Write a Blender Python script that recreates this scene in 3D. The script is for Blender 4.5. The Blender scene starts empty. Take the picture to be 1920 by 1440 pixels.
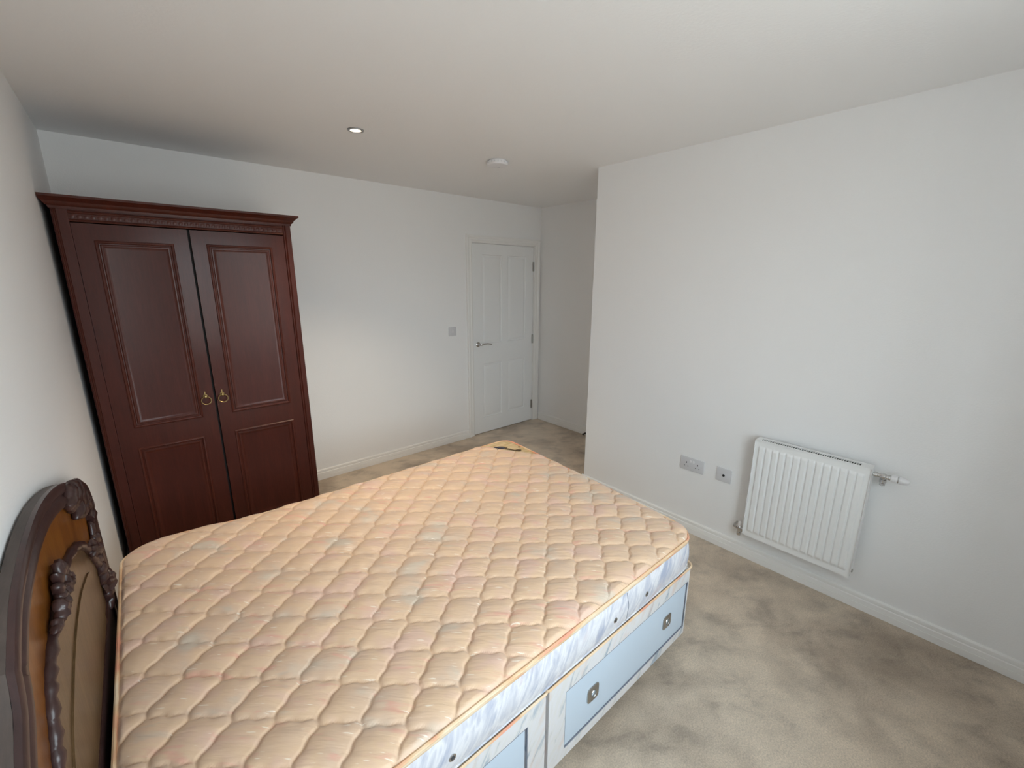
import bpy, bmesh, math, random
import numpy as np
from mathutils import Vector, Matrix
S = bpy.context.scene
COL = S.collection
random.seed(4)
R = math.radians

# ------------------------------------------------------------------ camera
CX, CY, CZ = 0.2359, -3.5533, 1.6356
YAW, PITCH, ROLL, FPX = 0.71925, -0.23758, 0.00468, 804.9
H = 2.398           # ceiling height
W1 = 2.828          # right wall
W2 = 3.761          # recess wall beside the door
YC = -1.4965        # outer corner of the right wall
YF = -4.02          # window wall behind the camera
cam = bpy.data.cameras.new('camera')
camo = bpy.data.objects.new('camera', cam)
COL.objects.link(camo)
S.camera = camo
cyw, syw, cp, sp = math.cos(YAW), math.sin(YAW), math.cos(PITCH), math.sin(PITCH)
fwd = Vector((syw*cp, cyw*cp, sp)); rt = Vector((cyw, -syw, 0)); up = rt.cross(fwd)
r2 = rt*math.cos(ROLL) + up*math.sin(ROLL); u2 = up*math.cos(ROLL) - rt*math.sin(ROLL)
M = Matrix((r2, u2, -fwd)).transposed().to_4x4()
M.translation = Vector((CX, CY, CZ))
camo.matrix_world = M
cam.sensor_fit = 'HORIZONTAL'; cam.sensor_width = 36.0
cam.lens = FPX/1920*36.0
cam.clip_start = 0.02; cam.clip_end = 200

# ------------------------------------------------------------------ sky, light, exposure
WIN = (0.46, 1.60, 0.84, 2.14)     # window opening x0 x1 z0 z1 in the wall behind the camera
world = bpy.data.worlds.new('overcast_sky'); S.world = world
world.use_nodes = True
nt = world.node_tree; nt.nodes.clear()
out = nt.nodes.new('ShaderNodeOutputWorld'); bg = nt.nodes.new('ShaderNodeBackground')
tc = nt.nodes.new('ShaderNodeTexCoord'); sx = nt.nodes.new('ShaderNodeSeparateXYZ')
rp = nt.nodes.new('ShaderNodeValToRGB')
nt.links.new(tc.outputs['Generated'], sx.inputs[0])
mp = nt.nodes.new('ShaderNodeMapRange'); mp.inputs[1].default_value = -1; mp.inputs[2].default_value = 1
nt.links.new(sx.outputs['Z'], mp.inputs[0]); nt.links.new(mp.outputs[0], rp.inputs[0])
e = rp.color_ramp.elements
e[0].position = 0.46; e[0].color = (0.46, 0.465, 0.46, 1)     # ground and road below the horizon
e[1].position = 0.53; e[1].color = (0.82, 0.91, 1.0, 1)      # bright overcast
nt.links.new(rp.outputs[0], bg.inputs[0]); nt.links.new(bg.outputs[0], out.inputs[0])
bg.inputs[1].default_value = 13.8
pl = bpy.data.lights.new('window_portal', 'AREA'); pl.shape = 'RECTANGLE'
pl.size = WIN[1]-WIN[0]; pl.size_y = WIN[3]-WIN[2]
pl.cycles.is_portal = True
po = bpy.data.objects.new('window_portal', pl); COL.objects.link(po)
po.location = ((WIN[0]+WIN[1])/2, YF-0.35, (WIN[2]+WIN[3])/2)
po.rotation_euler = (R(90), 0, 0)    # -Z of the lamp points to +y, into the room
DL_POWER = 72.0
S.view_settings.view_transform = 'Standard'
S.view_settings.look = 'None'
S.view_settings.gamma = 1
S.view_settings.use_curve_mapping = False
S.view_settings.exposure = 0.10
S.cycles.max_bounces = 12; S.cycles.diffuse_bounces = 8; S.cycles.glossy_bounces = 4
S.cycles.sample_clamp_indirect = 6
S.cycles.use_denoising = True

# ------------------------------------------------------------------ materials
def lin(c): return tuple((x/255/12.92 if x/255 <= .04045 else ((x/255+.055)/1.055)**2.4) for x in c)+(1,)
def mat(name, color, rough=.5, metal=0., spec=.5, bump=None, coat=0, coat_rough=.1):
    m = bpy.data.materials.new(name); m.use_nodes = True
    n = m.node_tree; b = n.nodes['Principled BSDF']
    b.inputs['Base Color'].default_value = color if len(color) == 4 else color+(1,)
    b.inputs['Roughness'].default_value = rough; b.inputs['Metallic'].default_value = metal
    b.inputs['Specular IOR Level'].default_value = spec
    b.inputs['Coat Weight'].default_value = coat; b.inputs['Coat Roughness'].default_value = coat_rough
    if bump: add_bump(m, *bump)
    return m
def N(m, t, **kw):
    x = m.node_tree.nodes.new(t)
    for k, v in kw.items(): setattr(x, k, v)
    return x
def L(m, a, b): m.node_tree.links.new(a, b)
def coords(m, scale=(1, 1, 1), rot=(0, 0, 0), loc=(0, 0, 0)):
    t = N(m, 'ShaderNodeTexCoord'); p = N(m, 'ShaderNodeMapping')
    p.inputs['Scale'].default_value = scale; p.inputs['Rotation'].default_value = rot; p.inputs['Location'].default_value = loc
    L(m, t.outputs['Object'], p.inputs[0]); return p.outputs[0]
def coords_rs(m, scale, rot, loc=(0, 0, 0)):
    v = coords(m, (1, 1, 1), rot); p = N(m, 'ShaderNodeMapping')
    p.inputs['Scale'].default_value = scale; p.inputs['Location'].default_value = loc
    L(m, v, p.inputs[0]); return p.outputs[0]
def noise(m, vec, scale, detail=3, rough=.5, dist=0):
    x = N(m, 'ShaderNodeTexNoise'); x.inputs['Scale'].default_value = scale
    x.inputs['Detail'].default_value = detail; x.inputs['Roughness'].default_value = rough; x.inputs['Distortion'].default_value = dist
    L(m, vec, x.inputs['Vector']); return x.outputs['Fac']
def ramp(m, fac, stops):
    x = N(m, 'ShaderNodeValToRGB'); el = x.color_ramp.elements
    while len(el) < len(stops): el.new(.5)
    for i, (p, c) in enumerate(stops):
        el[i].position = p; el[i].color = c if len(c) == 4 else tuple(c)+(1,)
    L(m, fac, x.inputs[0]); return x.outputs[0]
def mix(m, fac, a, b, mode='MIX'):
    x = N(m, 'ShaderNodeMix'); x.data_type = 'RGBA'; x.blend_type = mode
    for sock, v in ((x.inputs[0], fac), (x.inputs[6], a), (x.inputs[7], b)):
        if hasattr(v, 'links') or hasattr(v, 'is_output'): L(m, v, sock)
        else: sock.default_value = v
    return x.outputs[2]
def bsdf(m): return m.node_tree.nodes['Principled BSDF']
def bump_from(m, h, dist, strength=1.0):
    b = N(m, 'ShaderNodeBump'); b.inputs['Distance'].default_value = dist; b.inputs['Strength'].default_value = strength
    L(m, h, b.inputs['Height']); L(m, b.outputs[0], bsdf(m).inputs['Normal'])
def add_bump(m, scale, dist, detail=4):
    bump_from(m, noise(m, coords(m), scale, detail), dist)

M_wall = mat('wall_paint', (.868, .872, .875), .62, bump=(140, .0006), spec=.3)
M_ceil = mat('ceiling_paint', (.885, .893, .90), .9, bump=(90, .0006), spec=.2)
M_gloss = mat('white_gloss_woodwork', (.86, .86, .85), .32, bump=(60, .0002), spec=.45)
M_door = mat('white_door_paint', (.84, .855, .86), .38, spec=.45)
c = coords(M_door, (60, 60, 6)); bump_from(M_door, noise(M_door, c, 6, 4), .0003)
M_rad = mat('radiator_enamel', (.86, .87, .87), .28, spec=.5)
M_plast = mat('white_plastic', (.80, .80, .82), .3)
M_plastg = mat('socket_plastic', (.66, .665, .69), .38)
M_chrome = mat('chrome', (.62, .62, .62), .14, metal=1)
M_nickel = mat('pewter', (.46, .45, .43), .34, metal=1)
M_brass = mat('aged_brass', (.34, .25, .11), .34, metal=1)
M_dark = mat('black_parts_and_shade', (.012, .012, .012), .8)  # near-black for real dark parts and for shade painted into gaps
M_hole = mat('socket_hole', (.05, .05, .055), .7)

def carpet():
    m = mat('grey_cut_pile_carpet', (.3, .28, .25), .95, spec=.1)
    c = coords(m)
    big = noise(m, coords(m, (1.0, 1.0, 1)), 1.9, 4, .6, .4)
    mid = noise(m, coords_rs(m, (1.0, 1.5, 1), (0, 0, .6)), 5.0, 5, .62, .25)
    fine = noise(m, c, 170, 4, .75)
    base = ramp(m, big, [(.34, lin((170, 154, 137))), (.58, lin((214, 198, 178)))])
    pat = ramp(m, mid, [(.34, (.72, .715, .72)), (.46, (.95, .95, .95)), (.60, (1.05, 1.045, 1.04))])
    col = mix(m, 1.0, base, pat, 'MULTIPLY')
    f = ramp(m, fine, [(.30, (.74, .74, .74)), (.70, (1.22, 1.22, 1.22))])
    col = mix(m, 1.0, col, f, 'MULTIPLY')
    L(m, col, bsdf(m).inputs['Base Color'])
    bsdf(m).inputs['Sheen Weight'].default_value = .25
    add = N(m, 'ShaderNodeMath', operation='MULTIPLY_ADD'); L(m, mid, add.inputs[0]); add.inputs[1].default_value = 2.0; L(m, fine, add.inputs[2])
    bump_from(m, add.outputs[0], .0035)
    return m
M_carpet = carpet()

def wood(name, a, b, c3, rough, stretch, scale=3., coat=.0, coat_rough=.18, bump=.0003, spec=.5):
    m = mat(name, a, rough, spec=spec, coat=coat, coat_rough=coat_rough)
    v = coords(m, stretch)
    n1 = noise(m, v, scale, 6, .6, .6); n2 = noise(m, v, scale*6, 4, .6, .2)
    col = ramp(m, n1, [(.3, a), (.5, b), (.72, c3)])
    g = ramp(m, n2, [(.35, (.88, .88, .88)), (.65, (1.06, 1.06, 1.06))])
    L(m, mix(m, 1., col, g, 'MULTIPLY'), bsdf(m).inputs['Base Color'])
    bump_from(m, n2, bump)
    return m
M_mahog = wood('mahogany_veneer', (.052, .0105, .006), (.061, .0122, .007), (.070, .0140, .008), .5, (9, 9, .8), spec=.18, coat=.22, coat_rough=.2)
M_mahog2 = wood('mahogany_moulding', (.054, .0105, .0055), (.068, .013, .0068), (.080, .016, .0075), .45, (9, 9, .8), spec=.22, coat=.2, coat_rough=.22)
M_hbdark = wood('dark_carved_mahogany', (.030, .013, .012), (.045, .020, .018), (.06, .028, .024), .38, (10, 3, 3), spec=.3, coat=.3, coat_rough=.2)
M_hbrim = wood('headboard_rim_wood', (.05, .036, .031), (.068, .049, .041), (.08, .058, .048), .5, (10, 2, 2))
M_burr = wood('amber_burr_veneer', (.12, .038, .007), (.20, .068, .011), (.27, .105, .016), .3, (1, 5, 2.4), scale=2.2, coat=.12, coat_rough=.15, spec=.25)
M_olive = wood('figured_walnut_veneer', (.075, .040, .018), (.115, .066, .029), (.15, .09, .042), .3, (1, 10, 1.2), scale=2., coat=.12, coat_rough=.15, spec=.25)

ANG = .7193
def ticking():
    # peach satin ticking: faint brushed strokes of pink, cream and pale blue
    m = mat('peach_satin_ticking', (.6, .5, .4), .42, spec=.35)
    rot = (0, 0, ANG)
    big = noise(m, coords_rs(m, (1.0, 1.6, 1), rot), 5.5, 3, .5, .3)
    col = ramp(m, big, [(.34, lin((220, 187, 168))), (.48, lin((222, 191, 160))), (.60, lin((216, 187, 162))), (.70, lin((208, 192, 174)))])
    pk = noise(m, coords_rs(m, (1.0, 4.2, 1), rot, (3.1, 1.7, 0)), 9.0, 3, .5, .3)
    pm = ramp(m, pk, [(.60, (0, 0, 0)), (.72, (.55, .55, .55))])
    col = mix(m, pm, col, lin((222, 160, 144)))
    bl = noise(m, coords_rs(m, (1.0, 3.5, 1), rot, (7.3, 4.2, 0)), 9.0, 3, .5, .3)
    bm = ramp(m, bl, [(.64, (0, 0, 0)), (.76, (.32, .32, .32))])
    col = mix(m, bm, col, lin((188, 186, 178)))
    wh = noise(m, coords_rs(m, (1.0, 8, 1), rot, (1.3, 9.2, 0)), 18, 2, .4)
    wm = ramp(m, wh, [(.68, (0, 0, 0)), (.72, (.7, .7, .7))])
    col = mix(m, wm, col, lin((248, 238, 224)))
    L(m, col, bsdf(m).inputs['Base Color'])
    bsdf(m).inputs['Sheen Weight'].default_value = .3
    pu = noise(m, coords_rs(m, (1.0, 6.5, 1), rot), 7, 3, .5, .2)
    bump_from(m, pu, .0065, .7)
    return m
M_tick = ticking()
def damask(name, cA, cB, cC, ang=-32, bd=.0035):
    m = mat(name, cA, .42, spec=.3)
    # marbled streaks slanting up the side
    rot = (0, R(ang), 0)
    n1 = noise(m, coords_rs(m, (1, 1, .26), rot), 26, 4, .55, .5)
    n2 = noise(m, coords_rs(m, (1, 1, .30), rot, (5, 2, 1)), 18, 3, .5, .6)
    col = ramp(m, n1, [(.34, cB), (.45, cA), (.54, lin((222, 222, 226))), (.64, cA)])
    k = ramp(m, n2, [(.58, (0, 0, 0)), (.72, (.6, .6, .6))])
    L(m, mix(m, k, col, cC), bsdf(m).inputs['Base Color'])
    n3 = noise(m, coords_rs(m, (1, 1, .45), rot, (2, 1, 1)), 11, 3, .5, .6)
    bump_from(m, n3, bd, .8)
    bsdf(m).inputs['Sheen Weight'].default_value = .2
    return m
M_side = damask('blue_white_damask', lin((196, 198, 208)), lin((166, 174, 194)), lin((190, 176, 184)), bd=.008)
M_divan = damask('ivory_blue_damask', lin((220, 219, 218)), lin((164, 178, 192)), lin((218, 196, 184)), bd=.003)
M_divtop = mat('ecru_platform_cloth', lin((214, 188, 160)), .8, bump=(400, .0004))
M_drawer = mat('pale_blue_drawer_board', lin((200, 215, 230)), .42, spec=.4)
M_drawedge = mat('grey_drawer_edging', lin((120, 126, 140)), .5)
def tape():
    m = mat('cream_tape_edging', lin((226, 196, 158)), .55)
    n1 = noise(m, coords(m, (1, 1, 6)), 5.5, 3, .5, .6)
    L(m, ramp(m, n1, [(.38, lin((236, 216, 188))), (.52, lin((224, 188, 148))), (.64, lin((226, 160, 134)))]), bsdf(m).inputs['Base Color'])
    return m
M_tape = tape()
M_label = mat('ecru_satin_corner', lin((214, 186, 138)), .35)
c = coords(M_label, (4, 40, 1), (0, 0, ANG)); nn = noise(M_label, c, 2, 3)
L(M_label, ramp(M_label, nn, [(.35, lin((196, 168, 112))), (.65, lin((226, 204, 166)))]), bsdf(M_label).inputs['Base Color'])
M_ink = mat('slate_blue_print', lin((62, 60, 74)), .6)
M_ink2 = mat('brown_print', lin((84, 66, 44)), .6)
M_lamp = bpy.data.materials.new('lit_lamp_lens'); M_lamp.use_nodes = True
b = bsdf(M_lamp); b.inputs['Emission Color'].default_value = (1, .80, .55, 1); b.inputs['Emission Strength'].default_value = 9; b.inputs['Base Color'].default_value = (.9, .9, .9, 1)
M_ring = mat('satin_steel_ring', (.34, .33, .33), .35, metal=.8)
M_glass = bpy.data.materials.new('window_glass'); M_glass.use_nodes = True
g = M_glass.node_tree; g.nodes.clear()
go = g.nodes.new('ShaderNodeOutputMaterial'); gt = g.nodes.new('ShaderNodeBsdfTransparent'); gg = g.nodes.new('ShaderNodeBsdfGlossy'); gm = g.nodes.new('ShaderNodeMixShader')
gg.inputs['Roughness'].default_value = .02; gm.inputs[0].default_value = .06
gt.inputs[0].default_value = (.96, .98, .97, 1)
g.links.new(gt.outputs[0], gm.inputs[1]); g.links.new(gg.outputs[0], gm.inputs[2]); g.links.new(gm.outputs[0], go.inputs[0])

# ------------------------------------------------------------------ mesh helpers
def link(name, me, m, parent=None, smooth=False):
    o = bpy.data.objects.new(name, me); COL.objects.link(o)
    ms = m if isinstance(m, (list, tuple)) else [m]
    for x in ms: me.materials.append(x)
    if parent: o.parent = parent
    if smooth:
        me.polygons.foreach_set('use_smooth', [True]*len(me.polygons)); me.update()
    return o
def smooth_by_angle(o, deg=35):
    me = o.data
    me.polygons.foreach_set('use_smooth', [True]*len(me.polygons))
    bm = bmesh.new(); bm.from_mesh(me)
    for ed in bm.edges:
        if len(ed.link_faces) == 2 and ed.calc_face_angle(0) > R(deg): ed.smooth = False
    bm.to_mesh(me); bm.free()
def bobj(name, bm, m, parent=None, auto=35):
    bmesh.ops.recalc_face_normals(bm, faces=bm.faces)
    me = bpy.data.meshes.new(name); bm.to_mesh(me); bm.free()
    o = link(name, me, m, parent)
    if auto: smooth_by_angle(o, auto)
    return o
def box(bm, x0, x1, y0, y1, z0, z1, bev=0, seg=2):
    vs = [bm.verts.new((x, y, z)) for x in (x0, x1) for y in (y0, y1) for z in (z0, z1)]
    fs = [bm.faces.new([vs[i] for i in f]) for f in ((0, 1, 3, 2), (4, 6, 7, 5), (0, 4, 5, 1), (2, 3, 7, 6), (0, 2, 6, 4), (1, 5, 7, 3))]
    if bev:
        es = list({e for f in fs for e in f.edges})
        bmesh.ops.bevel(bm, geom=es, offset=bev, segments=seg, profile=.5, affect='EDGES')
def empty(name, loc=(0, 0, 0)):
    o = bpy.data.objects.new(name, None); COL.objects.link(o); o.location = loc; o.empty_display_size = .1; return o
def thing(name, label, cat, loc=(0, 0, 0), group=None):
    o = empty(name, loc); o['label'] = label; o['category'] = cat
    if group: o['group'] = group
    return o
def struct(o): o['kind'] = 'structure'; return o
def lathe(bm, prof, origin, axis='Z', seg=24, cap=True):
    """prof: [(radius, along)]"""
    ox, oy, oz = origin
    rings = []
    for r, h in prof:
        ring = []
        for i in range(seg):
            a = 2*math.pi*i/seg; c, s = r*math.cos(a), r*math.sin(a)
            p = {'Z': (ox+c, oy+s, oz+h), 'X': (ox+h, oy+c, oz+s), 'Y': (ox+c, oy+h, oz+s)}[axis]
            ring.append(bm.verts.new(p))
        rings.append(ring)
    for a, b2 in zip(rings, rings[1:]):
        for i in range(seg): bm.faces.new((a[i], a[(i+1) % seg], b2[(i+1) % seg], b2[i]))
    if cap:
        bm.faces.new(rings[0]); bm.faces.new(rings[-1])
def tube(bm, pts, rad, seg=10, closed=False, cap=True):
    pts = [Vector(p) for p in pts]; n = len(pts); rings = []
    rads = rad if isinstance(rad, (list, tuple)) else [rad]*n
    prev = None
    for i, p in enumerate(pts):
        if closed: t = (pts[(i+1) % n]-pts[i-1])
        else: t = pts[min(i+1, n-1)]-pts[max(i-1, 0)]
        t.normalize()
        if prev is None:
            a = t.cross(Vector((0, 0, 1)))
            if a.length < .1: a = t.cross(Vector((1, 0, 0)))
        else: a = prev-t*prev.dot(t)
        a.normalize(); prev = a; b2 = t.cross(a)
        rings.append([bm.verts.new(p+(a*math.cos(2*math.pi*k/seg)+b2*math.sin(2*math.pi*k/seg))*rads[i]) for k in range(seg)])
    m = n if closed else n-1
    for i in range(m):
        a, b2 = rings[i], rings[(i+1) % n]
        for k in range(seg): bm.faces.new((a[k], a[(k+1) % seg], b2[(k+1) % seg], b2[k]))
    if cap and not closed: bm.faces.new(rings[0]); bm.faces.new(rings[-1])
def extrude_profile(bm, prof, a, b, nrm):
    """sweep a closed profile [(out, z)] from point a to b along the floor; nrm = outward horizontal normal"""
    A = [bm.verts.new((a[0]+nrm[0]*d, a[1]+nrm[1]*d, a[2]+z)) for d, z in prof]
    B = [bm.verts.new((b[0]+nrm[0]*d, b[1]+nrm[1]*d, b[2]+z)) for d, z in prof]
    n = len(prof)
    for i in range(n): bm.faces.new((A[i], A[(i+1) % n], B[(i+1) % n], B[i]))
    bm.faces.new(A); bm.faces.new(B)
def ring_rects(bm, rect, rings, plane):
    """nested rectangles: rings [(inset, depth)]; plane(u,v,d)->xyz; last ring filled"""
    u0, u1, v0, v1 = rect; prev = None
    for ins, d in rings:
        q = [bm.verts.new(plane(u, v, d)) for u, v in ((u0+ins, v0+ins), (u1-ins, v0+ins), (u1-ins, v1-ins), (u0+ins, v1-ins))]
        if prev:
            for i in range(4): bm.faces.new((prev[i], prev[(i+1) % 4], q[(i+1) % 4], q[i]))
        prev = q
    bm.faces.new(prev)
def grid_with_holes(bm, rect, holes, plane, d0, d1):
    """slab face at depth d0 with rectangular through holes, thickness to d1"""
    us = sorted({rect[0], rect[1], *[h[0] for h in holes], *[h[1] for h in holes]})
    vs = sorted({rect[2], rect[3], *[h[2] for h in holes], *[h[3] for h in holes]})
    V = {}
    def vv(u, v, d):
        k = (round(u, 6), round(v, 6), d)
        if k not in V: V[k] = bm.verts.new(plane(u, v, d))
        return V[k]
    def solid(i, j):
        if i < 0 or j < 0 or i >= len(us)-1 or j >= len(vs)-1: return False
        cu, cv = (us[i]+us[i+1])/2, (vs[j]+vs[j+1])/2
        return not any(h[0] < cu < h[1] and h[2] < cv < h[3] for h in holes)
    for i in range(len(us)-1):
        for j in range(len(vs)-1):
            if not solid(i, j): continue
            for d in (d0, d1):
                bm.faces.new([vv(us[i], vs[j], d), vv(us[i+1], vs[j], d), vv(us[i+1], vs[j+1], d), vv(us[i], vs[j+1], d)])
            for (di, dj, p, q) in ((-1, 0, (0, 0), (0, 1)), (1, 0, (1, 0), (1, 1)), (0, -1, (0, 0), (1, 0)), (0, 1, (0, 1), (1, 1))):
                if not solid(i+di, j+dj):
                    a = (us[i+p[0]], vs[j+p[1]]); b2 = (us[i+q[0]], vs[j+q[1]])
                    bm.faces.new([vv(*a, d0), vv(*b2, d0), vv(*b2, d1), vv(*a, d1)])

# ------------------------------------------------------------------ room shell
T = .12
def wallbox(name, x0, x1, y0, y1, z0=0, z1=H, m=M_wall):
    bm = bmesh.new(); box(bm, x0, x1, y0, y1, z0, z1); return struct(bobj(name, bm, m, auto=0))
wallbox('floor', -T, W2+T, YF-T, T, -.1, 0, M_carpet)
wallbox('ceiling', -T, W2+T, YF-T, T, H, H+.1, M_ceil)
wallbox('wall_left', -T, 0, YF-T, T)
wallbox('wall_right', W1, W2+T, YF-T, YC)                # solid block whose corner juts into the room
wallbox('wall_recess', W2, W2+T, YC, T)
DX0, DX1, DZ1 = 2.822, 3.660, 1.989
# back wall with door opening
bm = bmesh.new()
grid_with_holes(bm, (0, W2, 0, H), [(DX0-.012, DX1+.012, 0, DZ1+.012)], lambda u, v, d: (u, d, v), 0, T)
struct(bobj('wall_back', bm, M_wall, auto=0))
# front wall with window opening
bm = bmesh.new()
grid_with_holes(bm, (0, W1, 0, H), [WIN], lambda u, v, d: (u, d, v), YF, YF-.34)  # unseen wall; reveal deepened to keep window light off the right wall
struct(bobj('wall_front', bm, M_wall, auto=0))
wallbox('wall_hall_blackout', DX0-.2, DX1+.15, T+.002, T+.1, -.1, H, M_dark)     # added black board behind the door: blocks sky light, hall darkness painted in
# window: frame, mullion, panes, sill
wn = struct(empty('window_1', ((WIN[0]+WIN[1])/2, YF-.08, WIN[2])))
def wl(*a): return a
def winbox(name, x0, x1, y0, y1, z0, z1, m, bev=.004):
    bm = bmesh.new(); ox, oy, oz = wn.location; box(bm, x0-ox, x1-ox, y0-oy, y1-oy, z0-oz, z1-oz, bev); return bobj(name, bm, m, wn)
x0, x1, z0, z1 = WIN; f = .055; xm = (x0+x1)/2; ya, yb = YF-.31, YF-.25
winbox('window_jamb', x0+.001, x0+f, ya, yb, z0+.001, z1-.001, M_gloss); winbox('window_jamb', x1-f, x1-.001, ya, yb, z0+.001, z1-.001, M_gloss)
winbox('window_rail', x0+f, x1-f, ya, yb, z0+.001, z0+f, M_gloss); winbox('window_rail', x0+f, x1-f, ya, yb, z1-f, z1-.001, M_gloss)
winbox('window_mullion', xm-f/2, xm+f/2, ya, yb, z0+f, z1-f, M_gloss)
winbox('window_pane', x0+f, xm-f/2, YF-.283, YF-.277, z0+f, z1-f, M_glass, 0); winbox('window_pane', xm+f/2, x1-f, YF-.283, YF-.277, z0+f, z1-f, M_glass, 0)
bm = bmesh.new(); box(bm, x0-.04, x1+.04, YF+.001, YF+.05, z0-.026, z0-.002, .006); struct(bobj('trim_1', bm, M_gloss))

# skirting boards with two grooves
SKH = .086
prof = [(0, 0), (.018, 0), (.018, .033), (.0155, .0345), (.0175, .037), (.0155, .058), (.011, .061), (.0115, .064), (.0125, .072), (.011, .080), (.006, SKH), (0, SKH)]
def skirt(name, a, b, n):
    bm = bmesh.new(); extrude_profile(bm, prof, (a[0], a[1], .001), (b[0], b[1], .001), n); return struct(bobj(name, bm, M_gloss, auto=20))
skirt('baseboard_back', (0.019, -.0005), (2.741, -.0005), (0, -1))
skirt('baseboard_recess', (W2-.0005, -.024), (W2-.0005, YC+.019), (-1, 0))
skirt('baseboard_return', (W1, YC+.0005), (W2-.019, YC+.0005), (0, 1))
skirt('baseboard_right', (W1-.0005, YC+.018), (W1-.0005, YF+.019), (-1, 0))
skirt('baseboard_left', (.0005, -.001), (.0005, YF+.001), (1, 0))
skirt('baseboard_front', (.019, YF+.0005), (W1-.0005, YF+.0005), (0, 1))

# ------------------------------------------------------------------ door
door = struct(empty('door_1', (DX0, 0, 0)))
def dp(u, v, d): return (u-DX0, d, v)
pan = [(2.944, 3.203, .985, 1.882), (3.287, 3.546, .985, 1.882), (2.944, 3.203, .178, .773), (3.287, 3.546, .178, .773)]
bm = bmesh.new()
grid_with_holes(bm, (DX0+.002, DX1-.002, .008, DZ1-.002), pan, dp, 0.004, .044)
bobj('door_leaf', bm, M_door, door, auto=20)
for r in pan:
    bm = bmesh.new()
    ring_rects(bm, r, [(0, .0035), (.004, .012), (.014, .0135), (.020, .011), (.034, .006), (.042, .0055)], dp)
    o = bobj('panel', bm, M_door, door, auto=20)
# frame lining and stop
bm = bmesh.new()
for (a, b2, c0, d0) in ((DX0-.0115, DX0-.001, .001, DZ1+.0115), (DX1+.001, DX1+.0115, .001, DZ1+.0115)):
    box(bm, a-DX0, b2-DX0, .0, T-.005, c0, d0)
box(bm, -.001, DX1-DX0+.001, .0, T-.005, DZ1+.0005, DZ1+.0115)
bobj('frame', bm, M_gloss, door, auto=0)
# moulded architrave: three mitred pieces
ap = [(0, 0), (0, .017), (.012, .020), (.022, .017), (.027, .012), (.040, .012), (.044, .014), (.052, .010), (.060, .008), (.060, 0)]   # (distance from outer edge, out of wall)
AW = .066; xo0, xo1, zo = DX0-.079, 3.745, 2.062
def arch(a_out, b_out, a_in, b_in):
    bm = bmesh.new(); n = len(ap); A = []; B = []
    for t, d in ap:
        k = t/.060
        pa = [a_out[i]+(a_in[i]-a_out[i])*k for i in (0, 1)]; pb = [b_out[i]+(b_in[i]-b_out[i])*k for i in (0, 1)]
        A.append(bm.verts.new((pa[0]-DX0, -.0005-d, pa[1]))); B.append(bm.verts.new((pb[0]-DX0, -.0005-d, pb[1])))
    for i in range(n-1): bm.faces.new((A[i], A[i+1], B[i+1], B[i]))
    bm.faces.new(A); bm.faces.new(B); bm.faces.new((A[0], A[-1], B[-1], B[0]))
    bobj('architrave', bm, M_gloss, door, auto=20)
xi0, xi1, zi = DX0-.007, DX1+.010, DZ1+.007
arch((xo0, .001), (xo0, zo), (xi0, .001), (xi0, zi))
arch((xo0, zo), (xo1, zo), (xi0, zi), (xi1, zi))
arch((xo1, .001), (xo1, zo), (xi1, .001), (xi1, zi))
for hz in (1.781, .980, .205):
    bm = bmesh.new(); lathe(bm, [(.0045, 0), (.0045, .10)], (DX1-.001-DX0, -.004, hz-.05), seg=10)
    box(bm, DX1-.016-DX0, DX1-.002-DX0, -.0005, .0035, hz-.05, hz+.05)
    bobj('hinge', bm, M_nickel, door)
bm = bmesh.new()
hx, hz = 2.880-DX0, .985
lathe(bm, [(.026, 0), (.026, -.006), (.022, -.009), (.010, -.010), (.0095, -.040)], (hx, .003, hz), 'Y', 24)
pts = [(hx, -.037, hz), (hx+.012, -.046, hz+.001), (hx+.04, -.052, hz+.006), (hx+.08, -.052, hz+.007), (hx+.12, -.050, hz-.001), (hx+.142, -.048, hz-.008)]
tube(bm, pts, [.0095, .010, .0085, .0075, .007, .005], 12)
h = bobj('handle', bm, M_chrome, door); h['label'] = 'polished chrome lever handle on a round rose'

# little dark stop on the recess skirting
bm = bmesh.new(); lathe(bm, [(.012, 0), (.012, -.004), (.006, -.006), (.006, -.03), (.010, -.032), (.010, -.045), (.007, -.048)], (W2-.0185, -.765, .020), 'X', 14)
o = bobj('door_stop', bm, M_dark); o['label'] = 'small dark door stop at the foot of the skirting in the doorway recess'; o['category'] = 'door stop'

# ------------------------------------------------------------------ light switch, sockets
def plate(name, label, cat, w, hgt, loc, rotz):
    t = thing(name, label, cat, loc); t.rotation_euler = (0, 0, rotz)
    bm = bmesh.new(); box(bm, -w/2, w/2, -.009, -.0005, 0, hgt, .003)
    bobj('plate', bm, M_plastg, t); return t
t = plate('light_switch', 'white square light switch on the back wall left of the door', 'light switch', .086, .086, (2.565, 0, 1.100), 0)
bm = bmesh.new(); box(bm, -.007, .007, -.013, -.008, .031, .055, .002); bobj('rocker', bm, M_plast, t)
RZ = -math.pi/2       # plate faces -x (local -y -> world -x)
t = plate('double_socket', 'white double power socket on the right wall, further from the radiator', 'socket', .154, .088, (W1, -2.379, .431), RZ)
for s in (-1, 1):
    bm = bmesh.new(); cx = s*.037
    box(bm, cx-.003, cx+.003, -.0096, -.0085, .046, .056)
    box(bm, cx-.0145, cx-.0085, -.0096, -.0085, .026, .030); box(bm, cx+.0085, cx+.0145, -.0096, -.0085, .026, .030)
    bobj('pin_hole', bm, M_hole, t, 0)
    bm = bmesh.new(); box(bm, s*.010-.0055, s*.010+.0055, -.0115, -.0085, .056, .072, .001); bobj('rocker', bm, M_plast, t)
t = plate('aerial_socket', 'white single aerial socket between the double socket and the radiator', 'socket', .090, .088, (W1, -2.581, .431), RZ)
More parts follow.
